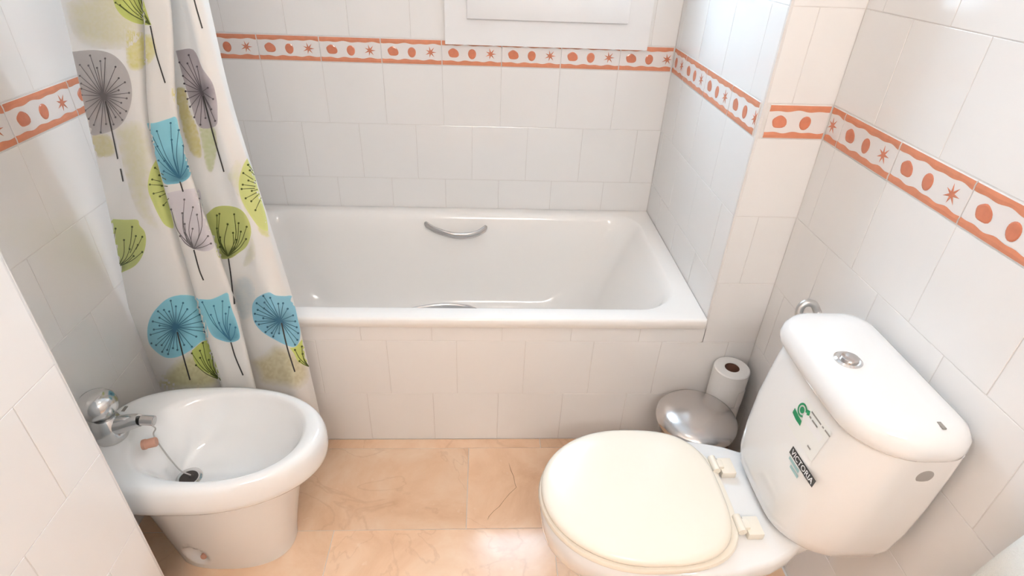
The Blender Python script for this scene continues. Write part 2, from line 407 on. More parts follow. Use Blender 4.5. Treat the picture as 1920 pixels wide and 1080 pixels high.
# ------------------------------------------------------------------ floor slabs
CR_SLAB = []
def slab_row(y0, y1, off, ln=0.6):
    k = math.floor((XL - off) / ln)
    while off + ln * k < XR:
        a = max(XL, off + ln * k); b = min(XR, off + ln * (k + 1)); k += 1
        if b - a < .02: continue
        bm = bmesh.new(); wd, dp = b - a - .0018, y1 - y0 - .0018; bv = .0008
        loft(bm, [[Vector((s * (wd / 2 - i), t * (dp / 2 - i), z)) for s, t in ((-1, -1), (1, -1), (1, 1), (-1, 1))] for i, z in ((0, -.0015), (0, -.0004), (bv, 0))], False, True)
        o = link('floor_slab', bm_mesh(bm, 'floor_slab'), 'marble', floor)
        o.location = ((a + b) / 2, (y0 + y1) / 2, random.uniform(-.0001, .0002))
        if abs(b + 0.08) < 0.01 and abs(y0 + 1.055) < .01: CR_SLAB.append(o)

slab_row(-.765, YA, -1.2, .75)
yy = -.765; i = 0
while yy > YF:
    slab_row(max(yy - .29, YF), yy, -0.68 if i % 2 == 0 else -1.04); yy -= .29; i += 1

# ------------------------------------------------------------------ window
win = empty('window_1', (-.445, 0, 1.08), label='white painted window with raised sash above the tub', cat='window', kind='structure')
def world(q):
    return (world(q.parent) @ q.matrix_parent_inverse @ q.matrix_basis) if q.parent else q.matrix_basis.copy()
def child(name, bm, m, parent, smooth=None, label=None):
    me = bm_mesh(bm, name); o = link(name, me, m, None, label=label, smooth=smooth)
    o.parent = parent
    o.matrix_parent_inverse = world(parent).inverted(); return o
bm = bmesh.new()
fx0, fx1, fz0, fz1 = -.772, -.100, 1.078, 2.26
yf, yb = -.016, .004
for b in ((fx0, -.695, yf, yb, fz0, fz1), (-.18, fx1, yf, yb, fz0, fz1), (-.695, -.18, yf, yb, fz0, 1.215), (-.695, -.18, yf, yb, 2.14, fz1)): box(bm, *b)
bmesh.ops.remove_doubles(bm, verts=bm.verts[:], dist=1e-5)
child('casing', bm, 'paint', win)
for nm, b in (('sash_rail', (-.700, -.178, -.030, -.014, 1.158, 1.236)), ('sash_rail', (-.700, -.178, -.030, -.014, 2.06, 2.16)), ('sash_stile', (-.700, -.652, -.030, -.014, 1.236, 2.06)), ('sash_stile', (-.238, -.178, -.030, -.014, 1.236, 2.06))):
    bm = bmesh.new(); box(bm, *b, bev=.003); child(nm, bm, 'paint', win, 30)
bm = bmesh.new(); box(bm, -.652, -.238, -.024, -.020, 1.236, 2.06); child('pane', bm, 'glass', win)
bm = bmesh.new(); box(bm, -.20, -.19, -.045, -.03, 1.60, 1.68, .003); box(bm, -.2, -.19, -.06, -.045, 1.60, 1.75, .003); child('window_handle', bm, 'chrome', win)

# door behind the camera
door = empty('door_1', (-.55, YF, 0), label='brown wooden door opposite the window', cat='door', kind='structure')
bm = bmesh.new(); box(bm, -.90, -.20, YF, YF + .03, 0.004, 2.02, .003); child('door_leaf', bm, 'wood', door)
for b in ((-.98, -.90, YF, YF + .04, 0.002, 2.10), (-.20, -.12, YF, YF + .04, 0.002, 2.10), (-.90, -.20, YF, YF + .04, 2.02, 2.10)):
    bm = bmesh.new(); box(bm, *b, bev=.004); child('door_frame', bm, 'wood', door)
bm = bmesh.new(); tube(bm, [(-.83, YF + .03, 1.0), (-.83, YF + .07, 1.0), (-.73, YF + .07, 1.0)], .009); child('door_handle', bm, 'chrome', door, 40)

# ------------------------------------------------------------------ ceiling lamp (out of frame, lights the room)
lamp = empty('ceiling_lamp', (-.55, -1.45, ZC), label='round opal glass lamp on the ceiling', cat='lamp')
bm = bmesh.new(); lathe(bm, [(.14, 0), (.14, -.02), (.12, -.025)], (-.55, -1.45, ZC), 32); child('lamp_base', bm, 'chrome', lamp, 40)
bm = bmesh.new(); lathe(bm, [(.125 * math.cos(a), -.026 - .09 * math.sin(a)) for a in [i / 10 * math.pi / 2 for i in range(11)]], (-.55, -1.45, ZC), 32); child('lamp_shade', bm, 'lamp', lamp, 60)

fill = empty('fill_lamp', (-.55, YF, 2.2), label='added opal fill tube, out of view on the wall above the door', cat='lamp')  # invented fill light out of frame, brightens upright faces toward the camera
bm = bmesh.new(); box(bm, -.95, -.15, YF + .001, YF + .03, 2.17, 2.23, .004); child('lamp_base', bm, 'chrome', fill, 40)
bm = bmesh.new(); tube(bm, [(-.93, YF + .075, 2.2), (-.17, YF + .075, 2.2)], .04, 20); child('fill_tube', bm, 'fill_lamp', fill, 40)

# ------------------------------------------------------------------ bathtub
tub = empty('bathtub', (-.785, -.37, 0), label='white built-in bathtub with chrome grab handles', cat='bathtub')
bm = bmesh.new()
X0, X1 = XL + .002, -.002
R = []
R.append(rrect(X0, X1, -.720, -.002, .004, .451))
R.append(rrect(X0, X1, -.738, -.002, .006, .456))
R.append(rrect(X0, X1, -.744, -.002, .006, .470))
R.append(rrect(X0, X1, -.7435, -.002, .006, .482))
R.append(rrect(X0, X1, -.740, -.003, .006, .4875))
R.append(rrect(X0 + .006, X1 - .006, -.733, -.008, .006, .489))
OX0, OX1, OY0, OY1 = -1.50, -.058, -.686, -.042
rc = (.12, .13, .10, .12)
def ins(l, r, f, b, z, rr): return rrect(OX0 + l, OX1 - r, OY0 + f, OY1 - b, rr, z)
R.append(ins(-.008, -.006, -.004, -.006, .4888, (.12, .13, .11, .12)))
R.append(ins(0, 0, 0, 0, .4865, (.12, .13, .10, .12)))
R.append(ins(.006, .007, .005, .007, .480, (.12, .13, .10, .12)))
R.append(ins(.016, .020, .011, .016, .462, (.12, .13, .10, .12)))
R.append(ins(.035, .050, .022, .030, .40, (.12, .13, .11, .12)))
R.append(ins(.060, .10, .036, .045, .30, (.13, .14, .12, .13)))
R.append(ins(.085, .15, .050, .060, .20, (.14, .15, .13, .14)))
R.append(ins(.105, .19, .068, .078, .14, (.15, .16, .15, .15)))
R.append(ins(.14, .24, .10, .11, .105, (.15, .16, .15, .15)))
R.append(ins(.20, .31, .15, .16, .092, (.13, .13, .13, .13)))
R.append(ins(.30, .45, .22, .23, .088, (.08, .08, .08, .08)))
loft(bm, R, False, True)
child('tub_shell', bm, 'tub', tub, 50)
def grab(y, s, z, x0=-.862, x1=-.628, sag=1.0):
    pts = catmull([(x0, y, z + .018 * sag), (x0 + .045, y + s * .026, z + .004 * sag), (x0 + .118, y + s * .044, z - .008 * sag), (x1 - .045, y + s * .034, z - .006 * sag), (x1, y, z + .006 * sag)], 8)
    bm = bmesh.new(); n = len(pts)
    # flattened bar that swells towards the ends
    rings = []
    for i, p in enumerate(pts):
        t = (pts[min(i + 1, n - 1)] - pts[max(i - 1, 0)]).normalized(); side = Vector((0, 0, 1)); nn = t.cross(side).normalized(); e = abs(i / (n - 1) * 2 - 1)
        hh = .0125 + .001 * e; tt = .0065
        if i in (0, n - 1): hh *= .6; tt *= .6
        rings.append([p + side * hh * math.cos(a) + nn * tt * math.sin(a) for a in [2 * math.pi * k / 14 for k in range(14)]])
    loft(bm, rings)
    return bm
child('grab_handle', grab(-.073, -1, .434), 'satin', tub, 50)
child('grab_handle', grab(-.664, 1, .447, -.872, -.640, 0.0), 'satin', tub, 50)
bm = bmesh.new(); lathe(bm, [(.034, .0885), (.034, .0915), (.028, .0925), (.024, .0905)], (-1.1, -.37, 0), 24); child('drain', bm, 'chrome', tub, 40)

# ------------------------------------------------------------------ toilet
TY = -1.258
toilet = empty('toilet', (-.2, TY, 0), label='white close-coupled toilet with cream seat beside the right wall', cat='toilet')
bm = bmesh.new(); R = []
for (cx, af, ab, b, z) in ((-.19, .165, .155, .098, .0), (-.19, .165, .155, .098, .012), (-.20, .15, .145, .088, .03), (-.21, .15, .14, .084, .10), (-.225, .17, .14, .094, .17), (-.26, .215, .15, .125, .24),
                           (-.29, .215, .16, .152, .30), (-.305, .205, .175, .165, .335), (-.308, .205, .185, .170, .36), (-.308, .203, .187, .169, .378), (-.308, .196, .182, .163, .385)):
    R.append(egg(cx, TY, af, ab, b, 2.1, 2.6, z))
loft(bm, R)
def deck(z, i):
    pts = [(-.30, .168), (-.20, .170), (-.14, .167), (-.07, .150), (-.03, .132), (.0, .112), (.03, .10), (.12, .10)]
    ps = [Vector((x, TY - (b - i), z)) for x, b in pts] + [Vector((.13 - i, TY - .09, z)), Vector((.13 - i, TY + .09, z))] + [Vector((x, TY + (b - i), z)) for x, b in reversed(pts)]
    ps[0].x += i; ps[-1].x += i; return ps
loft(bm, [deck(.335, .010), deck(.345, .003), deck(.355, 0), deck(.378, 0), deck(.384, .003), deck(.387, .009)])
child('bowl', bm, 'ceramic', toilet, 45)
bm = bmesh.new()
so = lambda d, z: egg(-.311, TY, .203 + d, .195 + d, .168 + d, 2.05, 3.0, z)
loft(bm, [so(-.006, .388), so(.002, .391), so(.0045, .397), so(.002, .4035), so(-.006, .406)])
child('seat', bm, 'seat', toilet, 45)
lo = lambda d, z: egg(-.311, TY, .202 + d, .180 + d, .168 + d, 2.05, 3.0, z)
bm = bmesh.new(); loft(bm, [lo(-.008, .4075), lo(-.001, .410), lo(.001, .415), lo(-.001, .420), lo(-.006, .4245), lo(-.014, .427), lo(-.05, .4285), lo(-.10, .429)])
child('lid', bm, 'seat', toilet, 60)
for yc in (TY + .075, TY - .077):
    bm = bmesh.new()
    box(bm, -.105, -.072, yc - .022, yc + .022, .387, .405, .003)
    tube(bm, [(-.118, yc - .019, .408), (-.118, yc + .019, .408)], .0085, 12)
    box(bm, -.122, -.098, yc - .010, yc + .012, .396, .411, .002)
    child('hinge', bm, 'seat', toilet, 40)
# tank
TC = -1.263
def tsec(xf, hw, r, z, xb=.150, bulge=.008, n=10, rb=.015):
    """plan section: flat back at xb, bulged front at xf, rounded front corners"""
    out = []
    for k in range(13):      # front from +y to -y
        pass
    base = rrect(xf, xb, TC - hw, TC + hw, (r, rb, rb, r * .62), z, n)
    for p in base:
        t = (p.y - TC) / hw; fx = max(0, 1 - (p.x - xf) / .10)
        p.x -= bulge * (1 - t * t) * fx
    # add points along the long front so the bulge shows
    res = []
    for a, b in zip(base, base[1:] + base[:1]):
        res.append(a)
        if (a - b).length > .05 and abs(a.x - xf) < .03 and abs(b.x - xf) < .03:
            for k in range(1, 12):
                q = a.lerp(b, k / 12); t = (q.y - TC) / hw; q.x = xf - bulge * (1 - t * t); res.append(q)
    return res
bm = bmesh.new()
TANK = [(.386, -.012, .100, .07, .02), (.389, -.028, .120, .08, .03), (.396, -.040, .134, .09, .035), (.410, -.049, .146, .10, .035), (.44, -.052, .155, .10, .03), (.50, -.050, .162, .10, .025), (.58, -.042, .167, .095, .022), (.66, -.029, .169, .09, .02), (.712, -.019, .170, .088, .02)]
loft(bm, [tsec(xf, hw, r, z, rb=rb) for z, xf, hw, r, rb in TANK])
child('tank', bm, 'ceramic', toilet, 50)
bm = bmesh.new()
L = lambda d, z: tsec(-.024 - d, .177 + d, max(.02, .090 + d * .9), z, xb=.150 + min(d, .004), bulge=.010, rb=max(.008, .055 + min(d, 0) * 1.1))
loft(bm, [L(-.006, .7125), L(.002, .714), L(.006, .720), L(.0075, .732), L(.005, .746), L(-.002, .757), L(-.012, .763), L(-.03, .7665), L(-.05, .7675)])
child('tank_lid', bm, 'ceramic', toilet, 60)
fb = (.024, -1.253, .767)
bm = bmesh.new(); lathe(bm, [(.0245, -.002), (.0245, .002), (.021, .0045), (.019, .004)], fb, 32); btn = child('flush_button', bm, 'chrome', toilet, 40)
bm = bmesh.new(); lathe(bm, [(.0155, .003), (.0155, .0065), (.013, .008), (.006, .0085)], (fb[0] + .003, fb[1] + .001, fb[2]), 24); child('button_cap', bm, 'satin', btn, 40)
bm = bmesh.new(); box(bm, .086, .092, TC - .158, TC - .143, .7655, .7678); child('maker_mark', bm, 'grey_print', toilet)
def tank_x(y, z):
    zs = [(z_, x_, h_) for z_, x_, h_, _, _ in TANK]
    for a, b in zip(zs[:-1], zs[1:]):
        if a[0] <= z <= b[0]:
            t = (z - a[0]) / (b[0] - a[0]); xf = a[1] + (b[1] - a[1]) * t; hw = a[2] + (b[2] - a[2]) * t
            q = (y - TC) / hw; return xf - .008 * (1 - q * q)
    return -.02
def on_tank(pts2, off=.0006): return [Vector((tank_x(y, z) - off, y, z)) for y, z in pts2]
def decal_poly(name, polys, m, parent, off=.0006):
    bm = bmesh.new()
    for pl in polys:
        try: bm.faces.new([bm.verts.new(p) for p in on_tank(pl, off)])
        except ValueError: pass
    me = bpy.data.meshes.new(name); bm.to_mesh(me); bm.free()
    o = link(name, me, m); o.parent = parent
    o.matrix_parent_inverse = world(parent).inverted(); return o
tank_o = [c for c in toilet.children if c.name.startswith('tank') and not c.name.startswith('tank_lid')][0]
def quad(y0, y1, z0, z1, n=6): return [[(y0 + (y1 - y0) * k / n, z0), (y0 + (y1 - y0) * (k + 1) / n, z0), (y0 + (y1 - y0) * (k + 1) / n, z1), (y0 + (y1 - y0) * k / n, z1)] for k in range(n)]
decal_poly('sticker_film', quad(-1.262, -1.352, .612, .686), 'film', toilet, .0004)
# green recycling-style mark: open ring, core and slanted bar
ring = []
for k in range(20):
    a0, a1 = math.radians(20 + 300 * k / 20), math.radians(20 + 300 * (k + 1) / 20)
    ring.append([(-1.272 - r * math.cos(a), .662 + r * math.sin(a)) for r, a in ((.0135, a0), (.0135, a1), (.0095, a1), (.0095, a0))])
core = [[(-1.272 - .0065 * math.cos(2 * math.pi * k / 14), .662 + .0065 * math.sin(2 * math.pi * k / 14)) for k in range(14)]]
bar = [[(-1.254, .650), (-1.272, .647), (-1.285, .6465), (-1.288, .6365), (-1.272, .636), (-1.255, .639)], [(-1.281, .672), (-1.289, .676), (-1.293, .668), (-1.287, .664)]]
decal_poly('green_mark', ring + core + bar, 'green_print', toilet, .0009)
words = []
for z, spans in ((.678, ((-1.292, -1.325), (-1.329, -1.334), (-1.338, -1.354))), (.668, ((-1.294, -1.300), (-1.304, -1.322))), (.626, ((-1.326, -1.336),))):
    for a, b in spans: decal_poly('small_print', quad(a, b, z - .0015, z + .0015, 1), 'grey_print', toilet, .0009)
VB = (-1.300, -1.382, .579, .596)
decal_poly('name_band', quad(*VB, 10), 'black', toilet, .0006)
decal_poly('pale_print', quad(-1.306, -1.342, .569, .5755) + quad(-1.318, -1.346, .559, .5655), 'teal_print', toilet, .0006)
cu = bpy.data.curves.new('t', 'FONT'); cu.body = 'VICTORIA'; cu.size = 1; cu.align_x = 'CENTER'; cu.align_y = 'CENTER'; cu.resolution_u = 3; cu.offset = .012
to = bpy.data.objects.new('t', cu); COL.objects.link(to)
bpy.context.view_layer.update()
tm = bpy.data.meshes.new_from_object(to.evaluated_get(bpy.context.evaluated_depsgraph_get()))
bpy.data.objects.remove(to)
xs = [v.co.x for v in tm.vertices]; ys = [v.co.y for v in tm.vertices]; sx = .074 / (max(xs) - min(xs)); sy = .0115 / (max(ys) - min(ys)); cy0 = (max(ys) + min(ys)) / 2
for v in tm.vertices:
    y = (VB[0] + VB[1]) / 2 - v.co.x * sx; z = (VB[2] + VB[3]) / 2 + (v.co.y - cy0) * sy
    v.co = Vector((tank_x(y, z) - .0011, y, z))
lt = link('name_lettering', tm, 'white_print'); lt.parent = toilet; lt.matrix_parent_inverse = Matrix.Translation(toilet.location).inverted()
bm = bmesh.new(); lathe(bm, [(.0165, -.012), (.0165, .0015), (.014, .003), (.006, .0032)], (.092, TC - .1665, .667), 24, (.0, -1, -.06)); child('side_cap', bm, 'greycap', toilet, 40)
bm = bmesh.new(); tube(bm, catmull([(XR - .004, -.99, .20), (.13, -.995, .22), (.118, -1.02, .40), (.088, -1.035, .60), (.062, -1.03, .69), (.058, -1.022, .72), (.068, -1.02, .736), (.086, -1.022, .734), (.098, -1.03, .715), (.102, -1.06, .70), (.102, -1.10, .698)], 8), .0085, 12)
child('supply_hose', bm, 'hose', toilet, 40)

def at_z(px, py, z):
    d = CF + CR * ((px - 960) / FPX) + CU * ((540 - py) / FPX); return CAM + d * ((z - CAM.z) / d.z)
# ------------------------------------------------------------------ bidet
BY = -1.072
bidet = empty('bidet', (-1.28, BY, 0), label='white ceramic bidet with chrome tap in the left corner', cat='bidet')
NB = 144
def bo(d, z): return egg(-1.28, BY, .262 + d, .270 + d, .170 + d, 3.0, 2.05, z, NB)
def bi(cx, af, ab, b, z, cy=BY): return egg(cx, cy, af, ab, b, 2.3, 2.1, z, NB)
def ped(z):
    t = z / .305; return (-1.430 - .017 * t, -1.137 + .064 * t ** 1.2, .090 + .057 * t)
def pe(x0, x1, b, z, e=2.6):
    out = egg((x0 + x1) / 2, BY, (x1 - x0) / 2, (x1 - x0) / 2, b, e, 2.4, z, NB)
    for p in out:      # recessed fixing pockets on both flanks
        q = math.hypot((p.x + 1.342) / .030, (z - .072) / .042)
        if q < 1: p.y += math.copysign(.016 * (1 - q * q) ** .6, BY - p.y)
    return out
bm = bmesh.new()
loft(bm, [*[pe(*ped(z), z) for z in (0, .012, .022, .030, .038, .046, .054, .062, .070, .078, .086, .094, .102, .112, .125, .15, .18, .21, .24, .27, .292, .305)],
          bo(-.018, .312), bo(-.006, .317), bo(-.001, .326), bo(.001, .340), bo(.0005, .365), bo(-.003, .381), bo(-.008, .389), bo(-.016, .394), bo(-.024, .395),
          bi(-1.247, .200, .196, .139, .394), bi(-1.247, .188, .191, .135, .391), bi(-1.248, .174, .185, .130, .383), bi(-1.252, .148, .176, .122, .36), bi(-1.262, .122, .163, .110, .33), bi(-1.28, .096, .14, .092, .30), bi(-1.305, .072, .10, .066, .276, BY - .006), bi(-1.33, .044, .06, .04, .262, BY - .012), bi(-1.345, .028, .028, .028, .257, BY - .016)], True, True)
child('basin', bm, 'ceramic', bidet, 50)
dc = (-1.345, BY - .016, .257)
bm = bmesh.new(); lathe(bm, [(.0305, 0), (.0305, .003), (.027, .0045), (.0215, .003)], dc, 28); dr = child('drain', bm, 'chrome', bidet, 40)
bm = bmesh.new(); lathe(bm, [(.021, .0032), (.021, .0036)], dc, 24); lathe(bm, [(.006, .0037), (.004, .007)], (dc[0] + .004, dc[1] + .004, dc[2]), 10); child('drain_hole', bm, 'dark', dr, 40)
bm = bmesh.new(); lathe(bm, [(.0075, -.004), (.0075, .004), (.006, .006)], (-1.330, BY - .088, .055), 14, (0, -1, .3)); child('fixing_screw', bm, 'cork', bidet, 40)
bm = bmesh.new(); box(bm, -1.505, -1.497, -1.002, -.985, .3945, .3956); child('maker_mark', bm, 'grey_print', bidet)
# tap
fx, fy = -1.482, BY - .008
tap = bm = bmesh.new()
lathe(bm, [(.032, .394), (.034, .399), (.034, .412), (.032, .430), (.027, .447), (.022, .455)], (fx, fy, 0), 28)
child('tap_body', bm, 'tap', bidet, 50)
bm = bmesh.new()
lathe(bm, [(.018, .452), (.030, .457), (.037, .469), (.039, .483), (.036, .497), (.027, .508), (.012, .513)], (fx - .010, fy + .010, 0), 28)
child('tap_knob', bm, 'tap', bidet, 60)
bm = bmesh.new(); tube(bm, catmull([(fx + .005, fy, .425), (fx + .03, fy, .432), (fx + .055, fy, .440), (fx + .075, fy, .445)], 6), [.027 - .0125 * (k / 18) ** .7 for k in range(19)], 16); child('spout', bm, 'tap', bidet, 50)
bm = bmesh.new(); tube(bm, [(fx + .078, fy, .4445), (fx + .105, fy, .4425)], .0115, 16); sp = child('aerator', bm, 'satin', bidet, 50)
bm = bmesh.new(); lathe(bm, [(.0085, 0), (.0085, .001)], (fx + .1052, fy, .4424), 16, (1, 0, -.07)); child('aerator_hole', bm, 'grey_plastic', sp)
bm = bmesh.new(); tube(bm, catmull([(fx + .09, fy + .002, .431), (fx + .098, fy + .004, .415), (fx + .082, fy + .012, .388), (fx + .085, fy + .010, .366), (fx + .097, fy + .004, .335), (fx + .110, fy - .002, .308), (fx + .124, fy - .006, .282), (dc[0] + .004, dc[1] + .004, .264)], 8), .0017, 8); child('stopper_chain', bm, 'hose', bidet, 60)
bm = bmesh.new(); lathe(bm, [(.0115, -.015), (.012, -.008), (.0105, -.006), (.011, .012), (.010, .014)], tuple(at_z(281, 831, .395)), 16, (1, .25, .1)); child('stopper', bm, 'cork', bidet, 40)

# ------------------------------------------------------------------ pedal bin and paper rolls
bn = empty('pedal_bin', (-.035, -.893, 0), label='small chrome pedal bin between tub front and toilet', cat='bin')
bc = (-.035, -.893, 0)
bm = bmesh.new(); lathe(bm, [(.088, 0.0), (.090, .004), (.090, .02), (.094, .245), (.096, .248)], bc, 48); child('bin_body', bm, 'satin', bn, 40)
bm = bmesh.new(); lathe(bm, [(.092, 0), (.096, .002), (.096, .016), (.0905, .018)], bc, 48); child('bin_base', bm, 'black', bn, 40)
bm = bmesh.new(); lathe(bm, [(.102, .246), (.110, .248), (.112, .255), (.111, .263), (.106, .271), (.089, .280), (.062, .287), (.030, .290), (.004, .291)], bc, 64); child('bin_lid', bm, 'satin', bn, 60)
bm = bmesh.new(); box(bm, bc[0] + .06, bc[0] + .106, bc[1] - .03, bc[1] + .03, .20, .246, .006); child('lid_hinge', bm, 'grey_plastic', bn, 40)
bm = bmesh.new(); box(bm, bc[0] - .14, bc[0] - .085, bc[1] - .028, bc[1] + .028, .012, .018, .002); child('pedal', bm, 'satin', bn, 40)
def roll(cx, cy, z, label, flap=False):
    r = empty('toilet_roll', (cx, cy, z), label=label, cat='toilet roll', group='toilet rolls stacked behind the bin')
    ro, ri, h = .051, .021, .116
    bm = bmesh.new(); lathe(bm, [(ri, .001), (ro - .003, 0), (ro, .003), (ro, h - .003), (ro - .003, h), (ri, h - .001)], (cx, cy, z), 48, caps=False)
    if flap:
        pts = [(cx + (ro + .002) * math.cos(a), cy + (ro + .002) * math.sin(a)) for a in [math.radians(-75 + 12 * k) for k in range(6)]]
        loft(bm, [[Vector((x, y, zz)) for x, y in pts] + [Vector((x * .999 + cx * .001, y * .98 + cy * .02, zz)) for x, y in reversed(pts)] for zz in (z + .002, z + .06)])
    child('paper', bm, 'paper', r, 40)
    bm = bmesh.new(); lathe(bm, [(ri, .002), (ri, h - .002), (ri - .0012, h - .002), (ri - .0012, .002)], (cx, cy, z), 32, caps=False)
    vs = bm.verts[:]; child('core', bm, 'card', r, 40)
roll(.086, -.782, .001, 'bottom white toilet roll of the stack behind the bin')
roll(.089, -.780, .1175, 'middle white toilet roll of the stack behind the bin')
roll(.088, -.780, .234, 'top white toilet roll of the stack behind the bin', True)

# ------------------------------------------------------------------ towel on the right wall
bm = bmesh.new(); rows_ = []
for j in range(24):
    v = j / 23; z = 1.02 - v * .62; hw = .055 + .10 * v ** .8; th = .045 + .02 * math.sin(v * 2.4)
    ring = []
    for k in range(48):
        t = 2 * math.pi * k / 48; f = 1 + .10 * math.sin(t * 7 + v * 1.5) * (0.3 + v)
        y = -1.69 + hw * math.cos(t) * (1 + .05 * math.sin(3 * v + t)); x = XR - .012 - th * (1 + math.sin(t) * f) * .5
        ring.append(Vector((min(x, XR - .004), y, z)))
    rows_.append(ring)
loft(bm, rows_)
tw = empty('towel', (XR - .03, -1.69, .4), label='white terry towel hanging on the right wall near the camera', cat='towel')
child('cloth', bm, 'towel', tw, 80)
bm = bmesh.new(); tube(bm, [(XR - .03, -1.69 + .07 * math.cos(a), 1.10 + .07 * math.sin(a)) for a in [2 * math.pi * k / 24 for k in range(25)]], .005, 8)
lathe(bm, [(.022, 0), (.022, .012), (.010, .014), (.010, .03)], (XR, -1.69, 1.17), 20, (-1, 0, 0))
tr = empty('towel_ring', (XR, -1.69, 1.10), label='chrome ring on the right wall holding the white towel', cat='towel ring')
child('ring', bm, 'chrome', tr, 40)

# ------------------------------------------------------------------ shower curtain
cur = empty('shower_curtain', (-1.34, -.84, .08), label='white shower curtain printed with dandelion flowers, gathered at the left', cat='shower curtain')
def ray(px, py):
    return (CF + CR * ((px - 960) / FPX) + CU * ((540 - py) / FPX))
def at_y(px, py, y):
    d = ray(px, py); return CAM + d * ((y - CAM.y) / d.y)
# fold lines: (depth y, image samples used once to read x at several heights)
FOLDS = [
    (-.768, [(115, 0), (160, 210), (205, 400), (250, 620), (275, 725)], 0),
    (-.835, [(190, 0), (222, 220), (256, 380), (305, 600), (338, 720)], 0),
    (-.850, [(255, 0), (265, 220), (292, 345), (345, 540), (392, 715)], 0),
    (-.805, [(268, 0), (276, 230), (305, 345), (362, 540), (412, 715)], .022),
    (-.868, [(270, 0), (276, 230), (305, 345), (362, 540), (412, 715)], .0),
    (-.880, [(298, 0), (304, 225), (331, 335), (401, 550), (445, 718)], 0),
    (-.872, [(323, 0), (331, 220), (358, 330), (440, 560), (478, 720)], 0),
    (-.806, [(323, 0), (331, 220), (358, 330), (440, 560), (478, 720)], -.012),
    (-.830, [(338, 0), (378, 200), (412, 340), (482, 580), (520, 740)], 0),
    (-.852, [(352, 0), (400, 200), (448, 370), (510, 580), (555, 750)], 0),
    (-.842, [(376, 0), (422, 190), (478, 350), (533, 560), (580, 760)], 0),
    (-.822, [(391, 0), (431, 180), (500, 400), (550, 560), (596, 760)], 0),
]
ZT, ZBOT = 1.93, .085
def interp(tab, z):
    tab = sorted(tab)
    if z <= tab[0][0]: return tab[0][1] + (tab[1][1] - tab[0][1]) / (tab[1][0] - tab[0][0]) * (z - tab[0][0]) * .5
    if z >= tab[-1][0]: return tab[-1][1] + (tab[-1][1] - tab[-2][1]) / (tab[-1][0] - tab[-2][0]) * (z - tab[-1][0]) * .3
    for a, b in zip(tab[:-1], tab[1:]):
        if a[0] <= z <= b[0]:
            t = (z - a[0]) / (b[0] - a[0]); return a[1] + (b[1] - a[1]) * t
tabs = []
for y, smp, dx in FOLDS:
    t = [at_y(px, py, y) for px, py in smp]; tabs.append((y, [(p.z, p.x + dx) for p in t]))
NZ = 140; grid = []
for j in range(NZ + 1):
    z = ZBOT + (ZT - ZBOT) * j / NZ
    zz = [z + d for d in (-.06, -.03, 0, .03, .06)]
    pts = [Vector((max(XL + .006, sum(interp(tb, q) for q in zz) / 5), y, z)) for y, tb in tabs]
    grid.append(catmull(pts, 12))
bm = bmesh.new(); vs = [[bm.verts.new(p) for p in r] for r in grid]
for a, b in zip(vs[:-1], vs[1:]):
    for i in range(len(a) - 1): bm.faces.new((a[i], a[i + 1], b[i + 1], b[i]))
bmesh.ops.triangulate(bm, faces=bm.faces[:])
bvh = BVHTree.FromBMesh(bm)
co = child('curtain_cloth', bm, 'cloth', cur, 179)
def drop(px, py, off):
    d = ray(px, py).normalized(); h = bvh.ray_cast(CAM, d)
    if h[0] is None: return None
    n = h[1] if h[1].dot(d) < 0 else -h[1]
    return h[0] + n * off
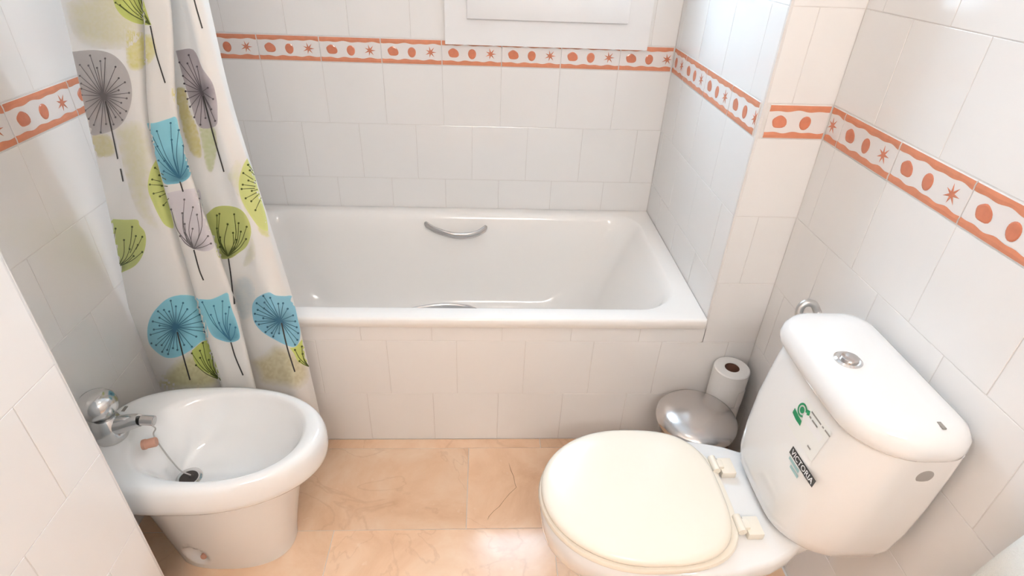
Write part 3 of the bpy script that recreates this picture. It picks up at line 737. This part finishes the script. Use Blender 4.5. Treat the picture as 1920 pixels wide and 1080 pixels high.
class Print:
    def __init__(s): s.v = []; s.c = []; s.f = []
    def tri(s, P, T, C, off):
        base = len(s.v); ids = {}
        hit = [drop(x, y, off) for x, y in P]
        for t in T:
            if any(hit[i] is None for i in t): continue
            if max((hit[t[0]] - hit[t[1]]).length, (hit[t[1]] - hit[t[2]]).length, (hit[t[2]] - hit[t[0]]).length) > .022: continue
            f = []
            for i in t:
                if i not in ids: ids[i] = len(s.v); s.v.append(hit[i]); s.c.append(C[i])
                f.append(ids[i])
            s.f.append(f)
    def area(s, poly, colf, off, step=4.0):
        b = []
        sm = catmull([Vector((x, y)) for x, y in poly + poly[:1]], 4)[:-1]
        b = [Vector((p.x, p.y)) for p in sm]
        n = len(b); xs = [p.x for p in b]; ys = [p.y for p in b]
        def inside(x, y):
            r = False
            for i in range(n):
                a, c = b[i], b[i - 1]
                if (a.y > y) != (c.y > y) and x < (c.x - a.x) * (y - a.y) / (c.y - a.y) + a.x: r = not r
            return r
        pts = b[:]; y = min(ys)
        while y < max(ys):
            x = min(xs)
            while x < max(xs):
                q = Vector((x + random.uniform(-.6, .6), y + random.uniform(-.6, .6)))
                if inside(q.x, q.y) and min((q - p).length for p in b) > step * .5: pts.append(q)
                x += step
            y += step
        r = delaunay_2d_cdt(pts, [(i, (i + 1) % n) for i in range(n)], [], 1, 1e-4)
        P = [(p.x, p.y) for p in r[0]]
        def dist(q): return min((Vector(q) - p).length for p in b)
        C = [colf(x, y, dist((x, y))) for x, y in P]
        T = []
        for f in r[2]:
            cx = sum(P[i][0] for i in f) / 3; cy = sum(P[i][1] for i in f) / 3
            if inside(cx, cy): T.append(tuple(f))
        s.tri(P, T, C, off)
    def stroke(s, pts, w0, w1, col, off, per=6):
        pl = catmull([Vector((x, y)) for x, y in pts], per) if len(pts) > 1 else []
        P = []; n = len(pl)
        for i, p in enumerate(pl):
            t = (pl[min(i + 1, n - 1)] - pl[max(i - 1, 0)]).normalized(); nn = Vector((-t.y, t.x)); ww = (w0 + (w1 - w0) * i / (n - 1)) / 2
            P += [(p + nn * ww)[:], (p - nn * ww)[:]]
        T = []
        for i in range(n - 1): T += [(2 * i, 2 * i + 1, 2 * i + 3), (2 * i, 2 * i + 3, 2 * i + 2)]
        s.tri(P, T, [col] * len(P), off)
    def dot(s, x, y, r, col, off):
        P = [(x, y)] + [(x + r * math.cos(a), y + r * math.sin(a)) for a in [2 * math.pi * k / 9 for k in range(9)]]
        s.tri(P, [(0, 1 + k, 1 + (k + 1) % 9) for k in range(9)], [col] * 10, off)
    def build(s, name, label):
        if not s.f: return
        me = bpy.data.meshes.new(name); me.from_pydata(s.v, [], s.f); me.materials.append(M['print'])
        a = me.color_attributes.new('print', 'FLOAT_COLOR', 'POINT')
        a.data.foreach_set('color', [q for c in s.c for q in (*c, 1)])
        me.polygons.foreach_set('use_smooth', [True] * len(me.polygons))
        o = bpy.data.objects.new(name, me); COL.objects.link(o); o.parent = cur; o.matrix_parent_inverse = Matrix.Translation(cur.location).inverted(); o['label'] = label
def mixc(a, b, t): t = max(0, min(1, t)); return tuple(p + (q - p) * t for p, q in zip(a, b))
BLUE, BLUED = srgb(146, 210, 226), srgb(62, 112, 138)
GREY, GREYD = srgb(194, 190, 189), srgb(110, 106, 108)
LILAC = srgb(216, 211, 216)
LIME, LIMED = srgb(206, 215, 136), srgb(84, 94, 44)
INK = srgb(62, 60, 58)
def Z1(l): return [(60 + x * .24081, y * .24081) for x, y in l]
def Z2(l): return [(140 + x * .27778, 220 + y * .27778) for x, y in l]
def Z3(l): return [(200 + x * .27778, 480 + y * .27778) for x, y in l]
def flower(name, label, outline, c, dots, col, dark, stem, curve=0.0, glow=34, skip=0.0, line=None, dr=2.0, lw=1.1, soft=2.0):
    p = Print(); ink = line or dark
    def cf(x, y, d):
        r = math.hypot(x - c[0], y - c[1])
        k = mixc(dark, col, .15 + r / glow) if glow else col
        k = mixc(k, tuple(min(1, v * 1.12) for v in col), max(0, 1 - d / 5) * .6)
        return k
    p.area(outline, cf, .0007)
    for (x, y) in dots:
        dx, dy = x - c[0], y - c[1]; L = math.hypot(dx, dy) + 1e-6
        if skip:
            p.stroke([(c[0] + dx * skip, c[1] + dy * skip), (x, y)], lw * 1.5, lw, ink, .0012, 4); p.dot(x, y, dr, ink, .0014); continue
        # arcs that leave the base and bend upward
        mx, my = c[0] + dx * .5 + curve * (1 if dx > 0 else -1) * L * .5 * abs(dy) / L, c[1] + dy * .5 + abs(curve) * L * .22
        p.stroke([c, (mx, my), (x, y)] if curve else [c, (c[0] + dx * .5, c[1] + dy * .5), (x, y)], lw * 1.5, lw, ink, .0012, 4)
        p.dot(x, y, dr, ink, .0014)
    # fine pale rays between the inked ones
    if stem:
        for sg in stem: p.stroke(sg, 2.6, 2.6, INK, .0014)
    p.build(name, label)
F = flower
F('printed_flower', 'round grey dandelion print at the left edge', [(136, 97), (165, 94), (190, 95), (215, 104), (235, 125), (245, 150), (248, 178), (243, 205), (232, 228), (215, 243), (190, 251), (170, 250), (160, 205), (148, 150)], (195, 180),
  Z1([(458, 432), (575, 455), (378, 505), (445, 510), (537, 475), (512, 528), (655, 520), (378, 590), (680, 608), (728, 640), (680, 702), (760, 722), (742, 765), (700, 800), (738, 865), (692, 880), (655, 912), (708, 933), (640, 968), (582, 965), (540, 1030), (487, 972), (447, 925), (388, 650), (390, 690), (392, 740), (400, 800), (420, 860)]), GREY, GREYD, [[(199, 190), (212, 250), (222, 298)], [(227, 316), (232, 340)]], glow=40)
F('printed_flower', 'narrow grey dandelion print beside the white fold', [(330, 95), (363, 93), (380, 128), (398, 155), (406, 185), (408, 210), (405, 236), (374, 238), (360, 200), (345, 150)], (380, 172),
  Z1([(1225, 428), (1215, 493), (1290, 518), (1152, 485), (1372, 683), (1412, 770), (1315, 970), (1355, 918), (1268, 912), (1430, 940), (1180, 590), (1190, 650), (1200, 710), (1215, 770), (1235, 830), (1400, 850)]), srgb(188, 182, 187), srgb(100, 94, 100), [[(382, 180), (403, 260), (421, 322)]], glow=38)
F('printed_flower', 'blue tulip-shaped flower print on the front pleat', [(275, 231), (292, 230), (318, 222), (330, 220), (336, 245), (348, 285), (357, 318), (354, 333), (340, 342), (322, 345), (308, 343), (300, 318), (288, 278)], (338, 334),
  Z2([(650, 37), (558, 92), (657, 150), (562, 195), (730, 190), (608, 293), (525, 160), (510, 85), (605, 362), (700, 85), (570, 290), (760, 330)]), BLUE, srgb(56, 110, 136), [[(338, 340), (344, 359)]], curve=.10, glow=75)
F('printed_flower', 'half-hidden lime flower print behind the front pleat', [(292, 300), (284, 315), (278, 340), (279, 360), (287, 380), (296, 400), (308, 420), (322, 428), (325, 422), (320, 400), (312, 370), (305, 345), (298, 320)], (336, 350),
  Z2([(540, 340), (567, 390), (525, 418), (510, 452), (585, 462), (535, 513), (575, 532), (598, 592)]), LIME, LIMED, None, glow=18, lw=1.0, skip=.62)
F('printed_flower', 'pale grey tulip-shaped flower print on the front pleat', [(314, 362), (335, 357), (372, 354), (378, 375), (386, 400), (396, 440), (401, 463), (385, 471), (362, 466), (345, 455), (337, 440), (330, 410), (320, 385)], (364, 466),
  Z2([(742, 553), (840, 547), (800, 605), (728, 645), (827, 655), (745, 718), (798, 750), (745, 778), (655, 620), (900, 800), (920, 850), (715, 800)]), LILAC, GREYD, [[(364, 468), (374, 505), (382, 525)]], curve=.22, glow=32)
F('printed_flower', 'lime flower print with stem right of the front pleat', [(387, 402), (405, 388), (430, 386), (452, 393), (466, 412), (471, 435), (464, 460), (448, 474), (432, 484), (412, 484), (405, 470), (398, 440), (390, 415)], (428, 480),
  Z2([(963, 660), (980, 650), (1080, 653), (1035, 720), (1110, 713), (1163, 737), (963, 748), (1072, 778), (1125, 770), (1160, 820), (985, 808), (1095, 825), (983, 873)]), srgb(202, 210, 134), LIMED, [[(429, 484), (434, 520), (439, 570)]], curve=.22, glow=26)
F('printed_flower', 'lime half flower print at the right edge of the curtain', [(463, 297), (455, 312), (448, 340), (450, 365), (458, 385), (470, 405), (485, 425), (499, 433), (502, 428), (497, 400), (485, 360), (475, 325)], (497, 352),
  Z2([(1168, 320), (1180, 357), (1138, 375), (1172, 425), (1135, 453), (1128, 482), (1195, 495), (1155, 545), (1192, 565), (1220, 625)]), srgb(216, 223, 148), LIMED, None, glow=14, lw=1.0, skip=.45)
F('printed_flower', 'lime half flower print at the left edge of the curtain', [(205, 410), (235, 412), (258, 412), (262, 422), (272, 435), (274, 455), (268, 478), (255, 497), (235, 508), (226, 508), (218, 480), (210, 440)], (222, 500),
  Z2([(280, 750), (392, 738), (337, 827), (417, 800), (460, 805), (375, 888), (430, 860), (460, 908), (402, 935)]), LIME, LIMED, None, curve=.20, glow=22)
F('printed_flower', 'round blue dandelion print low on the left panel', Z3([(500, 262), (560, 265), (620, 290), (660, 380), (685, 550), (640, 575), (560, 640), (480, 680), (400, 685), (330, 640), (285, 580), (278, 480), (310, 390), (380, 310), (440, 275)]), (330, 613),
  Z3([(435, 300), (517, 315), (470, 338), (545, 357), (350, 372), (390, 362), (425, 372), (315, 440), (360, 415), (360, 468), (322, 495), (300, 530), (305, 588), (337, 600), (375, 600), (378, 645), (412, 632), (418, 660), (450, 620), (480, 632), (525, 598), (577, 610), (605, 542), (660, 510), (625, 345), (625, 395), (640, 440), (655, 480)]), BLUE, BLUED, [[(333, 622), (345, 670), (357, 712)]], glow=36)
w1 = Print(); w1.area(Z3([(300, 905), (330, 850), (400, 770), (480, 690), (580, 640), (690, 650), (772, 840), (700, 905), (560, 915), (400, 915)]), lambda x, y, d: mixc(CLOTH, mixc(srgb(222, 219, 180), srgb(200, 192, 148), random.uniform(0, .7))  , d / 16), .0004); w1.build('printed_wash', 'olive watercolour print at the foot of the left panel')
F('printed_flower', 'small lime flower print under the round blue dandelion', Z3([(575, 640), (640, 582), (688, 574), (710, 650), (740, 730), (770, 836), (740, 825), (680, 790), (620, 750), (590, 700)]), Z3([(772, 838)])[0],
  Z3([(577, 655), (630, 637), (647, 585), (632, 685), (687, 700), (710, 660), (605, 735)]), srgb(194, 206, 116), LIMED, None, curve=.22, glow=30)
F('printed_flower', 'blue tulip-shaped flower print low on the front pleat', Z3([(625, 290), (700, 292), (760, 270), (815, 248), (830, 300), (850, 370), (880, 450), (900, 545), (870, 575), (820, 580), (750, 560), (710, 530), (680, 470), (655, 390)]), Z3([(838, 572)])[0],
  Z3([(725, 335), (783, 303), (705, 395), (805, 387), (828, 343), (835, 460), (648, 310), (760, 450), (870, 480)]), BLUE, srgb(60, 120, 150), [Z3([(840, 580), (870, 680), (922, 803)])], curve=.16, glow=60)
w2 = Print(); w2.area(Z3([(960, 700), (1010, 680), (1080, 640), (1130, 590), (1230, 610), (1300, 640), (1360, 720), (1375, 820), (1300, 905), (1200, 890), (1130, 880), (1040, 860), (1010, 790)]), lambda x, y, d: mixc(CLOTH, mixc(srgb(226, 219, 190), srgb(202, 190, 152), random.uniform(0, .7))  , d / 16), .0004); w2.build('printed_wash', 'olive watercolour print at the foot of the right panel')
F('printed_flower', 'round blue dandelion print low on the right panel', Z3([(1060, 255), (1100, 245), (1140, 265), (1200, 270), (1250, 272), (1270, 340), (1290, 430), (1305, 500), (1300, 570), (1270, 612), (1210, 600), (1130, 560), (1050, 510), (1000, 450), (985, 390), (985, 330), (1010, 285)]), Z3([(1172, 435)])[0],
  Z3([(1060, 268), (1105, 280), (1068, 312), (1015, 317), (1190, 317), (1220, 355), (1065, 352), (1022, 362), (1003, 388), (1060, 418), (1008, 440), (1030, 460), (1088, 478), (1075, 512), (1117, 518), (1127, 542), (1165, 520), (1290, 520), (1285, 565), (1270, 597), (1158, 320), (1255, 400), (1270, 440), (1280, 480)]), srgb(148, 205, 226), BLUED, [Z3([(1180, 450), (1220, 620), (1270, 780)])], glow=32)
F('printed_flower', 'lime flower print at the lower right edge of the curtain', Z3([(1235, 620), (1275, 612), (1308, 575), (1322, 560), (1340, 610), (1356, 690), (1358, 742), (1330, 735), (1290, 710), (1265, 660)]), Z3([(1362, 745)])[0],
  Z3([(1270, 632), (1315, 610), (1320, 660), (1300, 708)]), srgb(210, 220, 128), LIMED, None, curve=.2, glow=10)
F('printed_flower', 'lime flower print with long stem at the top of the curtain', Z1([(635, 0), (655, 60), (700, 120), (760, 160), (830, 185), (925, 195), (920, 170), (895, 90), (870, 0), (850, -90), (760, -150), (660, -100)]), Z1([(922, 190)])[0],
  Z1([(680, -40), (720, -70), (760, -80), (800, -100), (830, -110), (655, 20), (690, 40)]), srgb(200, 210, 120), LIMED, [Z1([(925, 200), (965, 400), (1000, 520), (1040, 645)])], curve=.12, glow=22)
st = Print(); st.stroke([(356, -40), (364, 0), (379, 53)], 2.6, 2.6, INK, .0012); st.build('printed_stem', 'dark stem print on the white fold at the top')
def wash(poly, col, label, soft=7):
    p = Print(); p.area(poly, lambda x, y, d: mixc(CLOTH, mixc(col, CLOTH, random.uniform(0, .35)), d / soft), .0004); p.build('printed_wash', label)
wash(Z1([(720, 200), (800, 230), (930, 270), (965, 330), (970, 430), (890, 520), (800, 555), (745, 520), (730, 400)]), srgb(218, 212, 140), 'yellow watercolour print under the top lime flower')
wash([(320, 165), (347, 165), (356, 205), (370, 240), (380, 292), (362, 292), (348, 262), (336, 215), (322, 182)], srgb(220, 212, 150), 'yellow watercolour print right of the front pleat', 4)
wash([(162, 250), (205, 252), (216, 290), (180, 296), (170, 280)], srgb(222, 216, 168), 'pale yellow watercolour print under the grey dandelion')
wash([(372, 238), (402, 238), (408, 275), (400, 320), (388, 318), (380, 280)], srgb(206, 214, 172), 'pale green watercolour print under the narrow grey dandelion', 5)
wash([(443, 520), (462, 515), (478, 535), (474, 590), (448, 600), (438, 560)], srgb(214, 222, 226), 'pale blue watercolour print on the right panel', 9)
wash([(478, 408), (498, 425), (507, 440), (500, 446), (484, 434)], srgb(222, 222, 160), 'pale lime watercolour print under the right edge flower', 4)
wash([(122, 5), (200, -20), (262, 0), (266, 60), (240, 90), (190, 92), (150, 80), (132, 50)], srgb(226, 222, 192), 'pale green watercolour tint at the top of the left panel', 22)
wash([(215, 240), (262, 225), (285, 290), (280, 380), (300, 430), (262, 405), (238, 340)], srgb(226, 224, 196), 'pale green watercolour tint on the left panel', 18)
wash([(425, 330), (450, 300), (470, 420), (480, 480), (455, 500), (470, 440), (455, 385)], srgb(228, 228, 200), 'pale green watercolour tint on the right panel', 14)
# rail and rings above the frame
rail = empty('curtain_rail', (-.785, -.84, ZT + .06), label='white rail above the tub carrying the shower curtain', cat='curtain rail')
bm = bmesh.new(); tube(bm, [(XL, -.84, ZT + .06), (XR, -.84, ZT + .06)], .0125, 16); child('rod', bm, 'trim', rail, 40)
for k in range(8):
    x = -1.42 + k * .032; bm = bmesh.new()
    tube(bm, [(x, -.84 + .030 * math.cos(a), ZT + .042 + .036 * math.sin(a)) for a in [2 * math.pi * q / 20 for q in range(21)]], .003, 8); child('ring', bm, 'trim', rail, 40)

# ------------------------------------------------------------------ crack in the marble slab
for s_ in CR_SLAB:
    pts = [(954, 868), (958, 882), (963, 893), (965, 905), (968, 914), (955, 926), (945, 938), (936, 950), (926, 958), (917, 968), (914, 975)]
    bm = bmesh.new(); prev = None
    for i, (px, py) in enumerate(pts):
        d = ray(px, py); q = CAM + d * ((.0006 - CAM.z) / d.z); wdt = .0009 * (1 if 0 < i < len(pts) - 1 else .2) * random.uniform(.6, 1.3)
        c = (bm.verts.new(q + Vector((-wdt, 0, 0))), bm.verts.new(q + Vector((wdt, 0, 0))))
        if prev: bm.faces.new((prev[0], prev[1], c[1], c[0]))
        prev = c
    child('crack', bm, 'crack', s_, None, 'dark jagged crack')
